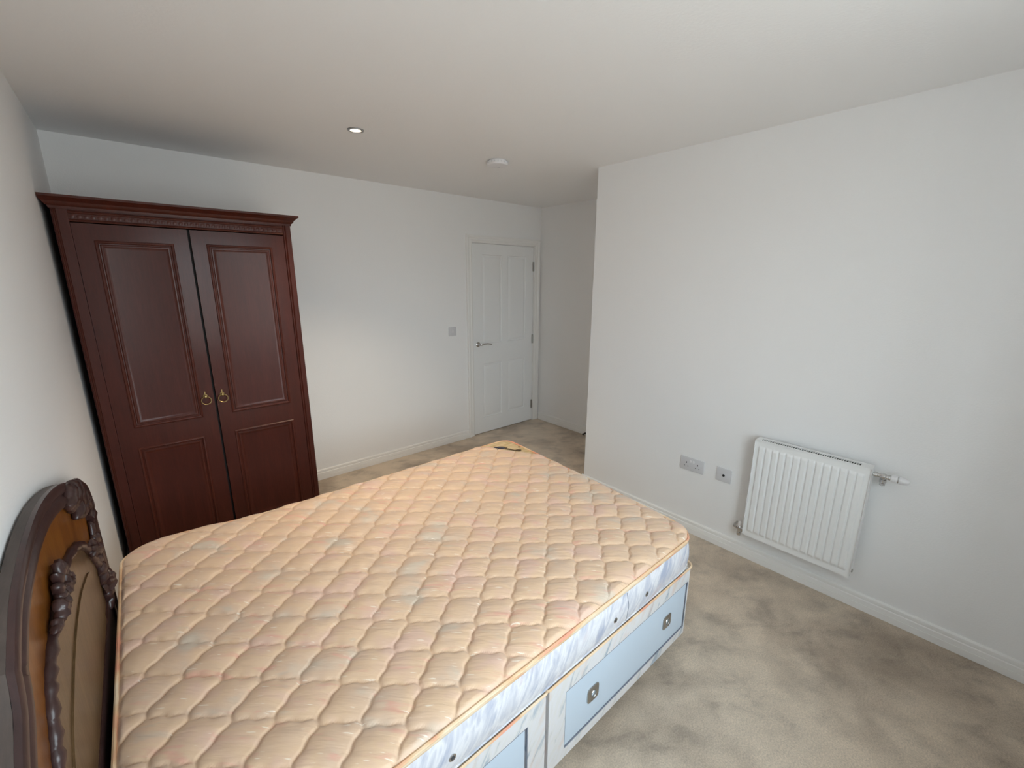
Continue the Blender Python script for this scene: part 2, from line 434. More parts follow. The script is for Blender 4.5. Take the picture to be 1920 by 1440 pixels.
bm = bmesh.new(); lathe(bm, [(.0075, 0), (.0075, -.005), (.0045, -.005), (.0045, -.001)], (0, -.008, .044), 'Y', 18); bobj('coax_port', bm, M_hole, t)

# ------------------------------------------------------------------ ceiling fittings
def downlight(x, y, label):
    t = thing('downlight', label, 'ceiling light', (x, y, H))
    bm = bmesh.new(); lathe(bm, [(.027, -.0005), (.027, -.002), (.029, -.006), (.040, -.005), (.042, -.0005)], (0, 0, 0), seg=36, cap=False)
    bobj('trim_ring', bm, M_ring, t)
    bm = bmesh.new(); lathe(bm, [(.0265, -.0006), (.0265, -.003), (.02, -.0045), (.004, -.005)], (0, 0, 0), seg=28)
    bobj('lens', bm, M_lamp, t)
    li = bpy.data.lights.new('downlight_lamp', 'SPOT'); li.energy = DL_POWER; li.color = (1, .80, .56); li.spot_size = R(105); li.spot_blend = .9; li.shadow_soft_size = .022
    lo = bpy.data.objects.new('downlight_lamp', li); COL.objects.link(lo); lo.location = (0, 0, -.012); lo.parent = t
downlight(1.262, -1.127, 'lit round recessed spotlight in the ceiling in front of the wardrobe')
t = thing('smoke_alarm', 'white round smoke alarm on the ceiling near the doorway recess', 'smoke alarm', (2.196, -1.16, H))
bm = bmesh.new(); lathe(bm, [(.058, -.0005), (.060, -.004), (.060, -.008), (.070, -.010), (.071, -.022), (.066, -.030), (.045, -.034), (.01, -.035)], (0, 0, 0), seg=48)
bobj('body', bm, M_plast, t)
bm = bmesh.new()
for i in range(20):
    a = 2*math.pi*i/20; c, s = math.cos(a), math.sin(a)
    lathe(bm, [(.0025, 0), (.0025, .010)], (.0705*c, .0705*s, -.021), seg=6)
bobj('vent', bm, M_plastg, t)
bm = bmesh.new(); lathe(bm, [(.010, 0), (.009, -.002), (.002, -.0025)], (.02, .015, -.0345), seg=16); bobj('test_button', bm, M_plastg, t)

# ------------------------------------------------------------------ radiator
RX = W1-.100; RY0, RY1, RZ0, RZ1 = -2.757, -3.267, .191, .782
rad = thing('radiator', 'white ribbed panel radiator on the right wall', 'radiator', (RX, (RY0+RY1)/2, RZ0))
oy = (RY0+RY1)/2
def rp_(x, y, z): return (x-RX, y-oy, z-RZ0)
# fluted front panel as a height field
nf = 14; pitch = .0335; y_first = RY0-.020
us = np.linspace(RY0-.003, RY1+.003, 14*14+1); vz = list(np.linspace(RZ0+.002, RZ0+.022, 3))+list(np.linspace(RZ0+.026, RZ0+.056, 9))+list(np.linspace(RZ0+.07, RZ1-.07, 8))+list(np.linspace(RZ1-.055, RZ1-.030, 9))+list(np.linspace(RZ1-.024, RZ1-.001, 3))
verts = []; faces = []
for zi, z in enumerate(vz):
    lo = min(1, max(0, (z-(RZ0+.028))/.022)); hi = min(1, max(0, (RZ1-.032-z)/.016)); e1 = (lo*lo*(3-2*lo))*(hi*hi*(3-2*hi))
    for y in us:
        k = (RY0-.020-y)/pitch; d = 0
        if 0 <= k <= nf:
            ph = abs((k % 1)-.5)*2      # 0 at rib centre, 1 in the groove
            d = .0085*min(1, max(0, (1-ph)/.42))
            d = .0085*(lambda q: q*q*(3-2*q))(d/.0085)
        verts.append(rp_(RX+.008-d*e1-.0005, y, z))
nu = len(us)
for i in range(len(vz)-1):
    for j in range(nu-1): faces.append((i*nu+j, i*nu+j+1, (i+1)*nu+j+1, (i+1)*nu+j))
me = bpy.data.meshes.new('front_panel'); me.from_pydata(verts, [], faces); me.update()
link('front_panel', me, M_rad, rad, True)
bm = bmesh.new()     # body behind the panel
box(bm, .0085, .014, -(RY0-RY1)/2+.002, (RY0-RY1)/2-.002, .001, RZ1-RZ0-.001)
box(bm, .052, .062, -(RY0-RY1)/2+.004, (RY0-RY1)/2-.004, .012, RZ1-RZ0-.014)
bobj('rear_panel', bm, M_rad, rad, 0)
for s in (-1, 1):
    bm = bmesh.new(); yy = s*(RY0-RY1)/2
    box(bm, -.001, .066, min(yy, yy-s*.0025), max(yy, yy-s*.0025), .012, RZ1-RZ0+.001, .001, 1)
    bobj('side_panel', bm, M_rad, rad, 0)
# top grille with real slots
bm = bmesh.new(); gw = (RY0-RY1)/2
ns = 44; holes = []
y_a, y_b = gw-.030, -gw+.050
for i in range(ns):
    yc = y_a+(y_b-y_a)*i/(ns-1); holes.append((yc-.0037, yc+.0037, .014, .044))
grid_with_holes(bm, (-gw+.001, gw-.001, -.001, .066), holes, lambda u, v, d: (v, u, d), RZ1-RZ0+.002, RZ1-RZ0-.001)
bobj('top_grille', bm, M_rad, rad, 0)
bm = bmesh.new(); box(bm, .0145, .0515, -gw+.02, gw-.02, .03, RZ1-RZ0-.006); bobj('convector_shade', bm, M_dark, rad, 0)  # convector block coloured near-black to paint the shade inside the slots
bm = bmesh.new(); lathe(bm, [(.009, 0), (.009, -.006), (.005, -.007)], (.030, -gw+.001, .035), 'Y', 14); bobj('plug', bm, M_nickel, rad)
for yy in (-.17, .17):
    bm = bmesh.new(); box(bm, .0625, .0985, yy-.015, yy+.015, .08, .50); bobj('bracket', bm, M_rad, rad, 0)
# thermostatic valve (top right) and lockshield valve (bottom left): bolted to the radiator
vx = .040
v = empty('thermostatic_valve', (vx, -gw, .750-RZ0)); v.parent = rad
bm = bmesh.new()
lathe(bm, [(.010, 0), (.010, -.006), (.0125, -.007), (.0125, -.018), (.009, -.019), (.009, -.028)], (0, 0, 0), 'Y', 18)
lathe(bm, [(.012, -.026), (.014, -.034), (.014, -.046), (.011, -.050), (.011, -.058), (.013, -.060), (.013, -.066)], (0, 0, 0), 'Y', 18)
lathe(bm, [(.010, .004), (.010, -.014), (.0135, -.016), (.0135, -.030), (.010, -.034), (.011, -.044), (.006, -.048)], (0, -.040, 0), 'Z', 14)
tube(bm, [(0, -.040, -.036), (.02, -.040, -.038), (.058, -.040, -.038)], .0075, 10)
bobj('valve_body', bm, M_chrome, v)
bm = bmesh.new(); lathe(bm, [(.016, -.0665), (.018, -.069), (.018, -.088), (.0165, -.090)], (0, 0, 0), 'Y', 24); o = bobj('collar', bm, M_plast, v)
bm = bmesh.new(); lathe(bm, [(.0168, -.0905), (.0172, -.094)], (0, 0, 0), 'Y', 24); bobj('band', bm, M_chrome, v)
bm = bmesh.new(); lathe(bm, [(.016, -.0945), (.0175, -.098), (.0165, -.112), (.013, -.124), (.008, -.131), (.002, -.132)], (0, 0, 0), 'Y', 24); bobj('control_knob', bm, M_plast, v)
v['label'] = 'white and chrome thermostatic valve at the top right'
v = empty('lockshield_valve', (vx, gw, .205-RZ0)); v.parent = rad
bm = bmesh.new()
lathe(bm, [(.011, 0), (.0135, .002), (.0135, .014), (.009, .016), (.009, .026)], (0, 0, 0), 'Y', 18)
lathe(bm, [(.011, .020), (.0115, .030), (.0115, .044), (.009, .048)], (0, 0, 0), 'Y', 16)
lathe(bm, [(.009, .012), (.0115, .008), (.0115, -.010), (.009, -.012), (.009, -.026), (.0115, -.028), (.0115, -.044), (.006, -.048)], (0, .030, 0), 'Z', 14)
tube(bm, [(0, .046, 0), (0, .060, 0), (.02, .064, 0), (.058, .064, 0)], .0075, 10)
tube(bm, [(0, .030, -.038), (.02, .030, -.038), (.058, .030, -.038)], .007, 10)
bobj('valve_body', bm, M_chrome, v)
bm = bmesh.new(); lathe(bm, [(.010, .0125), (.0105, .018), (.010, .036), (.006, .041)], (0, .030, 0), 'Z', 18); bobj('cap', bm, M_plast, v)
v['label'] = 'small chrome lockshield valve with a white cap at the bottom left'

# ------------------------------------------------------------------ wardrobe
WX0, WX1, WYF, WZ = .030, 1.006, -.700, 1.942
ward = thing('wardrobe', 'tall dark mahogany two-door wardrobe in the corner behind the bed', 'wardrobe', (WX0, WYF, 0))
def wb(name, *a, bev=.0, m=M_mahog, parent=ward, auto=35):
    bm = bmesh.new(); x0, x1, y0, y1, z0, z1 = a
    box(bm, x0-WX0, x1-WX0, y0-WYF, y1-WYF, z0, z1, bev); return bobj(name, bm, m, parent, auto)
YB = -.045
wb('side_panel', WX0, WX0+.018, WYF+.022, YB, .001, WZ); wb('side_panel', WX1-.018, WX1, WYF+.022, YB, .001, WZ)
wb('back_panel', WX0+.018, WX1-.018, YB-.006, YB, .06, WZ)
wb('shelf', WX0+.018, WX1-.018, WYF+.03, YB-.006, WZ-.02, WZ); wb('plinth', WX0+.0185, WX1-.0185, WYF+.004, WYF+.022, .001, .09)
wb('shelf', WX0+.018, WX1-.018, WYF+.03, YB-.006, .09, .108)
# front posts with a reeded chamfer
for s, xa, xb in ((1, WX0, .083), (-1, .963, WX1)):
    bm = bmesh.new()
    if s > 0: pr = [(0, .022), (0, .006), (.006, 0), (.009, .002), (.012, 0), (.015, .002), (.018, 0), (xb-xa, 0), (xb-xa, .022)]
    else: pr = [(0, .022), (0, .004), (.004, 0), (.008, 0), (.010, .002), (.012, 0), (.014, .002), (.016, 0), (xb-xa-.006, 0), (xb-xa, .006), (xb-xa, .022)]
    A = [bm.verts.new((xa-WX0+a, b2, .001)) for a, b2 in pr]; B = [bm.verts.new((xa-WX0+a, b2, WZ)) for a, b2 in pr]
    for i in range(len(pr)-1): bm.faces.new((A[i], A[i+1], B[i+1], B[i]))
    bm.faces.new((A[0], A[-1], B[-1], B[0])); bm.faces.new(A); bm.faces.new(B)
    bobj('post', bm, M_mahog, ward, 20)
# frieze rail with a carved row of leaves
bm = bmesh.new(); x0, x1 = .0835-WX0, .9625-WX0
fp = [(.022, 1.884), (.0, 1.884), (-.002, 1.888), (.0, 1.893), (.004, 1.895), (.004, 1.918), (.0, 1.920), (-.002, 1.925), (0, 1.930), (.004, 1.932), (.004, WZ-.003), (.022, WZ-.003)]
A = [bm.verts.new((x0, y, z)) for y, z in fp]; B = [bm.verts.new((x1, y, z)) for y, z in fp]
for i in range(len(fp)): bm.faces.new((A[i], A[(i+1) % len(fp)], B[(i+1) % len(fp)], B[i]))
bm.faces.new(A); bm.faces.new(B)
fr = bobj('frieze', bm, M_mahog2, ward, 20)
bm = bmesh.new(); n = 38
for i in range(n):
    cx = x0+.012+(x1-x0-.024)*i/(n-1)
    pts = [(cx-.008, .0035, 1.898), (cx, -.003, 1.900), (cx+.008, .0035, 1.914), (cx, -.003, 1.915)]
    c0 = bm.verts.new((cx, .0008, 1.9065)); rg = [bm.verts.new((cx+.0095*math.cos(a), .0038, 1.9065+.0105*math.sin(a)+.002*math.cos(a))) for a in [2*math.pi*k/8 for k in range(8)]]
    for k in range(8): bm.faces.new((c0, rg[k], rg[(k+1) % 8]))
bobj('leaf_carving', bm, M_mahog2, fr, 60)
# cornice: stepped cyma swept round three sides
CZ0, CZ1 = 1.936, 1.990
cp_ = [(0, CZ0), (.004, CZ0), (.006, CZ0+.010), (.014, CZ0+.016), (.018, CZ0+.022), (.020, CZ0+.028), (.030, CZ0+.034), (.036, CZ0+.040), (.044, CZ0+.044), (.044, CZ1), (.0, CZ1)]
bm = bmesh.new(); rows = []
for d, z in cp_:
    dl = min(d, .0278)     # squeezed between post and wall on the left
    row = [(-dl, YB-WYF, z), (-dl, -d, z), (WX1-WX0+d*.86, -d, z), (WX1-WX0+d*.86, YB-WYF, z)]
    rows.append([bm.verts.new(p) for p in row])
for a, b2 in zip(rows, rows[1:]):
    for i in range(3): bm.faces.new((a[i], a[i+1], b2[i+1], b2[i]))
bm.faces.new(rows[-2][:]) if False else None
bm.faces.new([rows[-1][i] for i in range(4)])
bobj('cornice', bm, M_mahog2, ward, 20)
# doors
def wpl(u, v, d): return (u-WX0, d, v)
def wdoor(x0, x1, pans, hx, hxm):
    e = empty('door', (0, 0, 0)); e.parent = ward
    bm = bmesh.new(); grid_with_holes(bm, (x0, x1, .095, 1.879), pans, wpl, .001, .021)
    bobj('door_frame', bm, M_mahog, e, 20)
    for r in pans:
        bm = bmesh.new()
        ring_rects(bm, r, [(0, .001), (.003, -.0025), (.007, -.0035), (.011, -.002), (.0135, .003), (.017, .0035), (.021, .001), (.026, .001), (.033, .004), (.040, .005)], wpl)
        bobj('panel', bm, [M_mahog2, M_mahog], e, 20).data.polygons[-1].material_index = 1
    bm = bmesh.new(); hz = 1.000; ox = hx-WX0
    lathe(bm, [(.011, 0), (.0115, -.002), (.009, -.003), (.006, -.005), (.006, -.014), (.009, -.017), (.006, -.022), (.001, -.023)], (ox, .0005, hz), 'Y', 20)
    box(bm, ox-.003, ox+.003, -.001, .0008, hz+.012, hz+.026, .001, 1)
    ring = []
    for k in range(28):
        a = 2*math.pi*k/28; ring.append((ox+.0225*math.sin(a), -.014-.005*(1-math.cos(a)), hz-.021+.0205*math.cos(a)))
    tube(bm, ring, .0023, 8, closed=True)
    h = bobj('handle', bm, M_brass, e); h['label'] = 'small brass ring pull'
wdoor(.0845, .5085, [(.151, .446, .884, 1.806), (.149, .437, .19, .774)], .470, .45)
wdoor(.5195, .9615, [(.583, .896, .884, 1.812), (.581, .900, .19, .774)], .549, .58)
wb('door_gap_shade', .500, .528, WYF+.0225, WYF+.035, .11, 1.88, m=M_dark, auto=0)  # near-black strip behind the door gap; the gap's shade is its colour

# ------------------------------------------------------------------ bed: divan base
BY0, BY1 = -2.841, -1.452      # near and far side
BX0, BX1 = .052, 1.938
DZ0, DZ = .083, .421
div = thing('divan_base', 'low divan bed base in pale marbled damask with blue drawer fronts', 'bed base', (BX0, BY0, 0))
def rrect(x0, x1, y0, y1, rads, seg=8):
    """ccw outline, rads for corners (x0,y0),(x1,y0),(x1,y1),(x0,y1)"""
    P = []
    for (cx, cy, r, a0) in ((x0, y0, rads[0], 180), (x1, y0, rads[1], 270), (x1, y1, rads[2], 0), (x0, y1, rads[3], 90)):
        r = max(r, .0005)
        ccx = cx+(r if cx == x0 else -r); ccy = cy+(r if cy == y0 else -r)
        for k in range(seg+1):
            a = R(a0+90*k/seg); P.append((ccx+r*math.cos(a), ccy+r*math.sin(a)))
    return P
def prism(bm, P, z0, z1):
    A = [bm.verts.new((x, y, z0)) for x, y in P]; B = [bm.verts.new((x, y, z1)) for x, y in P]
    n = len(P)
    for i in range(n): bm.faces.new((A[i], A[(i+1) % n], B[(i+1) % n], B[i]))
    bm.faces.new(A[::-1]); bm.faces.new(B)
def section(x0, x1, rads, dx0, dx1, hs):
    e = empty('base_section', (0, 0, 0)); e.parent = div
    ox, oy2 = BX0, BY0
    P = rrect(x0-ox, x1-ox, .018, BY1-oy2, rads)
    bm = bmesh.new(); prism(bm, P, DZ0, DZ-.004)
    bobj('upholstery', bm, M_divan, e, 40)
    bm = bmesh.new(); P2 = rrect(x0-ox+.006, x1-ox-.006, .022, BY1-oy2-.006, rads); prism(bm, P2, DZ-.0035, DZ+.002)
    bobj('platform_cloth', bm, M_divtop, e, 40)
    # padded near face around the drawer
    z0, z1 = .122, .352
    rr = rads[1]
    bm = bmesh.new()
    grid_with_holes(bm, (x0-ox+(rads[0] or .002), x1-ox-(rr or .002), DZ0, DZ-.004), [(dx0-ox-.004, dx1-ox+.004, z0-.004, z1+.004)], lambda u, v, d: (u, d, v), 0.0, .0178)
    bobj('fascia', bm, M_divan, e, 30)
    # piping along the top edge
    bm = bmesh.new(); pts = [(x, y, DZ-.002) for x, y in rrect(x0-ox, x1-ox, .001, BY1-oy2, rads)]
    tube(bm, pts, .0045, 8, closed=True); bobj('piping', bm, M_tape, e)
    # drawer
    bm = bmesh.new(); box(bm, dx0-ox+.003, dx1-ox-.004, .004, .0175, z0+.002, z1-.002, .001, 1)
    d = bobj('drawer', bm, M_drawer, div, 0)
    bm = bmesh.new()
    for a in ((dx0-ox-.004, dx1-ox+.004, .0012, .004, z1-.001, z1+.0035), (dx0-ox-.004, dx1-ox+.004, .0012, .004, z0-.0035, z0+.001), (dx0-ox-.004, dx0-ox-.001, .0012, .004, z0, z1), (dx1-ox+.001, dx1-ox+.004, .0012, .004, z0, z1)):
        box(bm, *a)
    bobj('edging', bm, M_drawedge, e, 0)
    for hx in hs:
        u = hx-ox; zc = .238
        bm = bmesh.new()
        # rounded-square plate with a recessed round cup
        sq = []
        for k in range(32):
            a = 2*math.pi*k/32; c, s = math.cos(a), math.sin(a); pw = .42
            sq.append((math.copysign(abs(c)**pw, c), math.copysign(abs(s)**pw, s), c, s))
        rings = [(0, .031, .0038, True), (.0, .031, .0008, True), (0, .027, -.0012, True), (0, .016, -.0008, False), (0, .0145, -.003, False), (0, .0125, -.001, False), (0, .011, .010, False), (0, .004, .0115, False)]
        prev = None
        for _, r, y, isq in rings:
            q = [bm.verts.new((u+(a if isq else c)*r, y, zc+(b2 if isq else s)*r)) for a, b2, c, s in sq]
            if prev:
                for k in range(32): bm.faces.new((prev[k], prev[(k+1) % 32], q[(k+1) % 32], q[k]))
            prev = q
        bm.faces.new(prev)
        hh = bobj('drawer_handle', bm, M_nickel, d, 30)
    return e
section(1.0135, BX1, (.004, .038, .045, .004), 1.100, 1.889, (1.244, 1.737))
section(BX0, 1.0065, (.004, .004, .004, .004), .145, .925, (.29, .80))
for (cx, cy) in ((1.062, -2.80), (1.885, -2.795), (1.885, -1.52), (1.06, -1.52), (.96, -2.80), (.96, -1.52), (.11, -2.80), (.11, -1.52)):
    cst = empty('castor', (cx-BX0, cy-BY0, 0)); cst.parent = div
    bm = bmesh.new(); lathe(bm, [(.019, -.010), (.022, -.008), (.022, .008), (.019, .010)], (0, 0, .0225), 'Y', 20); bobj('wheel', bm, M_dark, cst)
    bm = bmesh.new(); lathe(bm, [(.008, .045), (.008, .0825)], (0, 0, 0), 'Z', 12); lathe(bm, [(.017, .075), (.017, .0825)], (0, 0, 0), 'Z', 16)
    box(bm, -.024, .024, -.013, .013, .030, .052, .004); bobj('stem', bm, M_nickel, cst)

# ------------------------------------------------------------------ mattress
MZ0, MZ1 = .4275, .580
mt = thing('mattress', 'bare quilted peach satin mattress lying on the divan base', 'mattress', (BX0, BY0, MZ0))
HXq, HYq, QX, QY = .0788, .0745, 1.134, -2.553
rc = .075
nu_, nv_ = 451, 331
U, V = np.meshgrid(np.linspace(0, 1, nu_), np.linspace(0, 1, nv_), indexing='ij')
def om(U, V):
    # elementwise radius
    x0, x1, y0, y1 = .054, 1.923, -2.836, -1.446
    Wd, Dd = x1-x0, y1-y0; px, py = U*Wd, V*Dd; ru = .09
    cu = np.where(px < ru, (ru-px)/ru, np.where(px > Wd-ru, (px-(Wd-ru))/ru, 0)); su = np.where(px < Wd/2, -1, 1)
    cv = np.where(py < ru, (ru-py)/ru, np.where(py > Dd-ru, (py-(Dd-ru))/ru, 0)); sv = np.where(py < Dd/2, -1, 1)
    a = cu*np.sqrt(1-cv*cv/2); b2 = cv*np.sqrt(1-cu*cu/2)
    X = np.where(cu > 0, np.where(su < 0, ru-a*ru, Wd-ru+a*ru), px)+x0
    Y = np.where(cv > 0, np.where(sv < 0, ru-b2*ru, Dd-ru+b2*ru), py)+y0
    X = X+.112*V**.75*np.clip(U-.5, 0, 1)/.5
    Y = Y+.030*np.exp(-((U-.09)/.13)**2)*np.clip(V-.6, 0, 1)/.4
    X = X+(.012*V-.006)*np.clip(.5-U, 0, .5)*2
    return X, Y
X, Y = om(U, V)
edge = np.minimum(np.minimum(U, 1-U)*1.87, np.minimum(V, 1-V)*1.39)
P = (X-QX)/HXq; Q = (Y-QY)/HYq
A = (P+Q)/2; B = (P-Q)/2
w1, w2 = .040, .034
A2 = A+w1*np.sin(2*np.pi*B)+w2*np.sin(4*np.pi*B); B2 = B+w1*np.sin(2*np.pi*A)+w2*np.sin(4*np.pi*A)
def pillow(t): return np.abs(np.sin(np.pi*t))
ha = pillow(A2); hb = pillow(B2)
q = .40*np.minimum(1, ha*5.5)**.8*np.minimum(1, hb*5.5)**.8+.60*(ha*hb)**.65
rng = np.random.RandomState(3)
cellr = rng.rand(64, 64); q = q*(.85+.3*cellr[(np.floor(A2).astype(int)) % 64, (np.floor(B2).astype(int)) % 64])
# corner patch (far right corner) is plain cloth
cA, cB = Vector((1.797, -1.459)), Vector((2.0, -1.793))
dcut = (X-1.797)*(.334)+(Y+1.459)*(.203); dcut = dcut/math.hypot(.334, .203)    # >0 beyond the cut
patch = 1/(1+np.exp(-dcut/.004))
fall = 1-np.exp(-edge/.022)
Z = .004+.012*fall+.0145*q*(1-patch)*np.minimum(1, edge/.012)
Z += .0025*np.sin(X*5.1+1)*np.sin(Y*6.3)                       # gentle wear
Z += .012*np.exp(-((U-.08)/.10)**2)*np.clip((V-.7)/.3, 0, 1)      # head corner stands a little proud
vs = np.stack([X-BX0, Y-BY0, Z+MZ1-MZ0-.012], -1).reshape(-1, 3)
ii = np.arange(nu_*nv_).reshape(nu_, nv_)
fc = np.stack([ii[:-1, :-1], ii[1:, :-1], ii[1:, 1:], ii[:-1, 1:]], -1).reshape(-1, 4)
me = bpy.data.meshes.new('quilted_top'); me.from_pydata(vs.tolist(), [], fc.tolist()); me.update()
qt = link('quilted_top', me, [M_tick, M_label], mt, True)
pf = patch[:-1, :-1].reshape(-1) > .5
me.polygons.foreach_set('material_index', pf.astype(int).tolist()); me.update()
# boundary loop
def bound(n=90):
    ts = np.linspace(0, 1, n, endpoint=False); o = np.ones(n); z = np.zeros(n)
    u = np.concatenate([ts, o, 1-ts, z]); v = np.concatenate([z, ts, o, 1-ts])
    X, Y = om(u, v); zz = .012*np.exp(-((u-.08)/.10)**2)*np.clip((v-.7)/.3, 0, 1)
    return X, Y, zz, u, v
bX, bY, bZ, bu, bv = bound(); nb = len(bX)
tx = np.roll(bX, -1)-np.roll(bX, 1); ty = np.roll(bY, -1)-np.roll(bY, 1); ln = np.hypot(tx, ty); nx, ny = ty/ln, -tx/ln
hM = MZ1-MZ0
def loopat(off, z): return [(bX[i]+nx[i]*off-BX0, bY[i]+ny[i]*off-BY0, z+(bZ[i] if z > .1 else 0)) for i in range(nb)]
def side_rows(rows, m, name, smooth=True):
    verts = []; faces = []
    for off, z in rows: verts += loopat(off, z)
    for r in range(len(rows)-1):
        for i in range(nb): faces.append((r*nb+i, r*nb+(i+1) % nb, (r+1)*nb+(i+1) % nb, (r+1)*nb+i))
    me = bpy.data.meshes.new(name); me.from_pydata(verts, [], faces); me.update()
    return link(name, me, m, mt, smooth)
rows = [(-.004, .004)]+[(.0015+.0105*math.sin(math.pi*(k/9))**.8, .006+(hM-.030)*k/9) for k in range(10)]
side_rows(rows, M_side, 'side_border')
bm = bmesh.new(); bot = [bm.verts.new((x, y, .004)) for x, y, z in loopat(-.004, .004)]; bm.faces.new(bot[::-1]); bobj('underside', bm, M_side, mt, 0)
side_rows([(.0005, hM-.024), (.0035, hM-.021), (.0035, hM-.008), (.001, hM-.005)], M_tape, 'top_tape')
bm = bmesh.new(); tube(bm, loopat(.0015, hM-.006), .0052, 8, closed=True); bobj('piping', bm, M_tape, mt)
bm = bmesh.new(); tube(bm, loopat(.0005, .006), .0045, 8, closed=True); bobj('piping', bm, M_side, mt)
# border seam and air vents
def side_pt(x, f):
    i = int(np.argmin(np.where(bv < .001, abs(bX-x), 9))); k = f*9; off = .0015+.0105*math.sin(math.pi*f)**.8
    return (x-BX0, bY[i]-off-BY0, .006+(hM-.030)*f)
bm = bmesh.new(); pts = [side_pt(1.412, f) for f in np.linspace(.02, .98, 14)]
tube(bm, [(p[0]+.0015*math.sin(i), p[1]-.0002, p[2]) for i, p in enumerate(pts)], .0012, 6); bobj('seam', bm, M_drawedge, mt)
for vx_ in (.664, 1.336, 1.533):
    p = side_pt(vx_, .46)
    bm = bmesh.new(); lathe(bm, [(.0105, .001), (.0105, -.0012), (.0085, -.0026), (.006, -.0018), (.0055, .0005)], p, 'Y', 20)
    vv_ = bobj('air_vent', bm, M_chrome, mt)
    bm = bmesh.new(); lathe(bm, [(.0054, -.0004), (.0054, -.0008)], p, 'Y', 14); bobj('mesh_disc', bm, M_hole, vv_)
# printed mark on the corner patch: a long running animal above a flourish of script
mk = empty('printed_mark', (1.895-BX0, -1.605-BY0, MZ1-MZ0+.0065)); mk.parent = mt; mk.rotation_euler = (0, 0, -ANG)
def flat(name, pts, m, z=0.0, th=.0012):
    bm = bmesh.new(); A = [bm.verts.new((x, y, z)) for x, y in pts]; f = bm.faces.new(A)
    r = bmesh.ops.extrude_face_region(bm, geom=[f]); bmesh.ops.translate(bm, verts=[v for v in r['geom'] if isinstance(v, bmesh.types.BMVert)], vec=(0, 0, th))
    return bobj(name, bm, m, mk, 0)

Z0u, Z0v = 890, 452
def zp(pts): return [((a-Z0u)/17.45*.00345, -(b2-Z0v)/17.45*.0088) for a, b2 in pts]
mk.location = (1.911-BX0, -1.596-BY0, MZ1-MZ0+.0062)
flat('printed_animal', zp([(440, 400), (500, 396), (560, 405), (620, 395), (700, 390), (800, 400), (830, 425), (790, 465), (700, 470), (620, 470), (585, 500), (570, 490), (600, 450), (540, 435), (480, 425)]), M_ink)
flat('printed_script', zp([(790, 430), (850, 415), (900, 428), (885, 452), (1000, 462), (1060, 486), (1150, 500), (1200, 487), (1260, 478), (1340, 488), (1352, 508), (1290, 530), (1230, 518), (1180, 520), (1100, 515), (1040, 500), (900, 480), (830, 465)]), M_ink2, .0002)
flat('printed_dash', zp([(1240, 392), (1290, 385), (1322, 402), (1275, 412)]), M_ink2, .0004)

# ------------------------------------------------------------------ headboard
HB0 = .0045
hb = thing('headboard', 'arched dark carved wooden headboard with amber veneer against the left wall', 'headboard', (HB0, -2.30, 0))
def catmull(P, n=6):
    out = []
    for i in range(len(P)-1):
        p0 = P[max(i-1, 0)]; p1 = P[i]; p2 = P[i+1]; p3 = P[min(i+2, len(P)-1)]
        for k in range(n):
            t = k/n
            out.append(tuple(.5*((2*p1[j])+(-p0[j]+p2[j])*t+(2*p0[j]-5*p1[j]+4*p2[j]-p3[j])*t*t+(-p0[j]+3*p1[j]-3*p2[j]+p3[j])*t**3) for j in range(len(p1))))
    out.append(tuple(P[-1])); return out
HY = -2.30
outl = [(-1.555, .30), (-1.555, .60), (-1.56, .80), (-1.555, .89), (-1.60, .955), (-1.70, 1.008), (-1.814, 1.048), (-2.036, 1.123), (-2.20, 1.160), (-2.33, 1.174), (-2.44, 1.171), (-2.53, 1.158), (-2.60, 1.140), (-2.664, 1.107)]
near = [(-2.700, 1.083), (-2.722, 1.030), (-2.770, .989), (-2.83, .935), (-2.875, .86), (-2.895, .75), (-2.90, .60), (-2.90, .30)]
OUT = catmull(outl, 5)+catmull(near, 4)
def nrm2(P):
    n = len(P); res = []
    for i in range(n):
        a = P[max(i-1, 0)]; b2 = P[min(i+1, n-1)]; t = (b2[0]-a[0], b2[1]-a[1]); l = math.hypot(*t) or 1
        res.append((-t[1]/l, t[0]/l))          # travelling far -> near over the top: inside is on the left... fixed below
    return res
NR = nrm2(OUT)
mid = OUT[len(OUT)//3]; 
sgn = 1 if (NR[len(OUT)//3][1] < 0) else -1
def inset(d): return [(p[0]+sgn*n[0]*d, p[1]+sgn*n[1]*d) for p, n in zip(OUT, NR)]
def slab(name, P, xa, xb, m, parent, auto=30):
    bm = bmesh.new()
    A = [bm.verts.new((xa-HB0, y-HY, z)) for y, z in P]; B = [bm.verts.new((xb-HB0, y-HY, z)) for y, z in P]
    n = len(P)
    for i in range(n): bm.faces.new((A[i], A[(i+1) % n], B[(i+1) % n], B[i]))
    bm.faces.new(A); f2 = bm.faces.new(B[::-1]); bmesh.ops.triangulate(bm, faces=[f for f in bm.faces if len(f.verts) > 4])
    return bobj(name, bm, m, parent, auto)
slab('backboard', OUT, HB0, .020, M_hbrim, hb)
bm = bmesh.new(); rows = []
for d, x in ((0, .0202), (0, .0285), (.004, .0315), (.014, .0325), (.024, .030), (.028, .0255), (.033, .0255), (.040, .0315), (.050, .0325), (.060, .029), (.066, .0225)):
    rows.append([bm.verts.new((x-HB0, y-HY, z)) for y, z in inset(d)])
for a, b2 in zip(rows, rows[1:]):
    for i in range(len(OUT)-1): bm.faces.new((a[i], a[i+1], b2[i+1], b2[i]))
bobj('rim_moulding', bm, M_hbdark, hb, 40)
slab('veneer_panel', [p for p in inset(.062)], .0202, .0235, M_burr, hb)
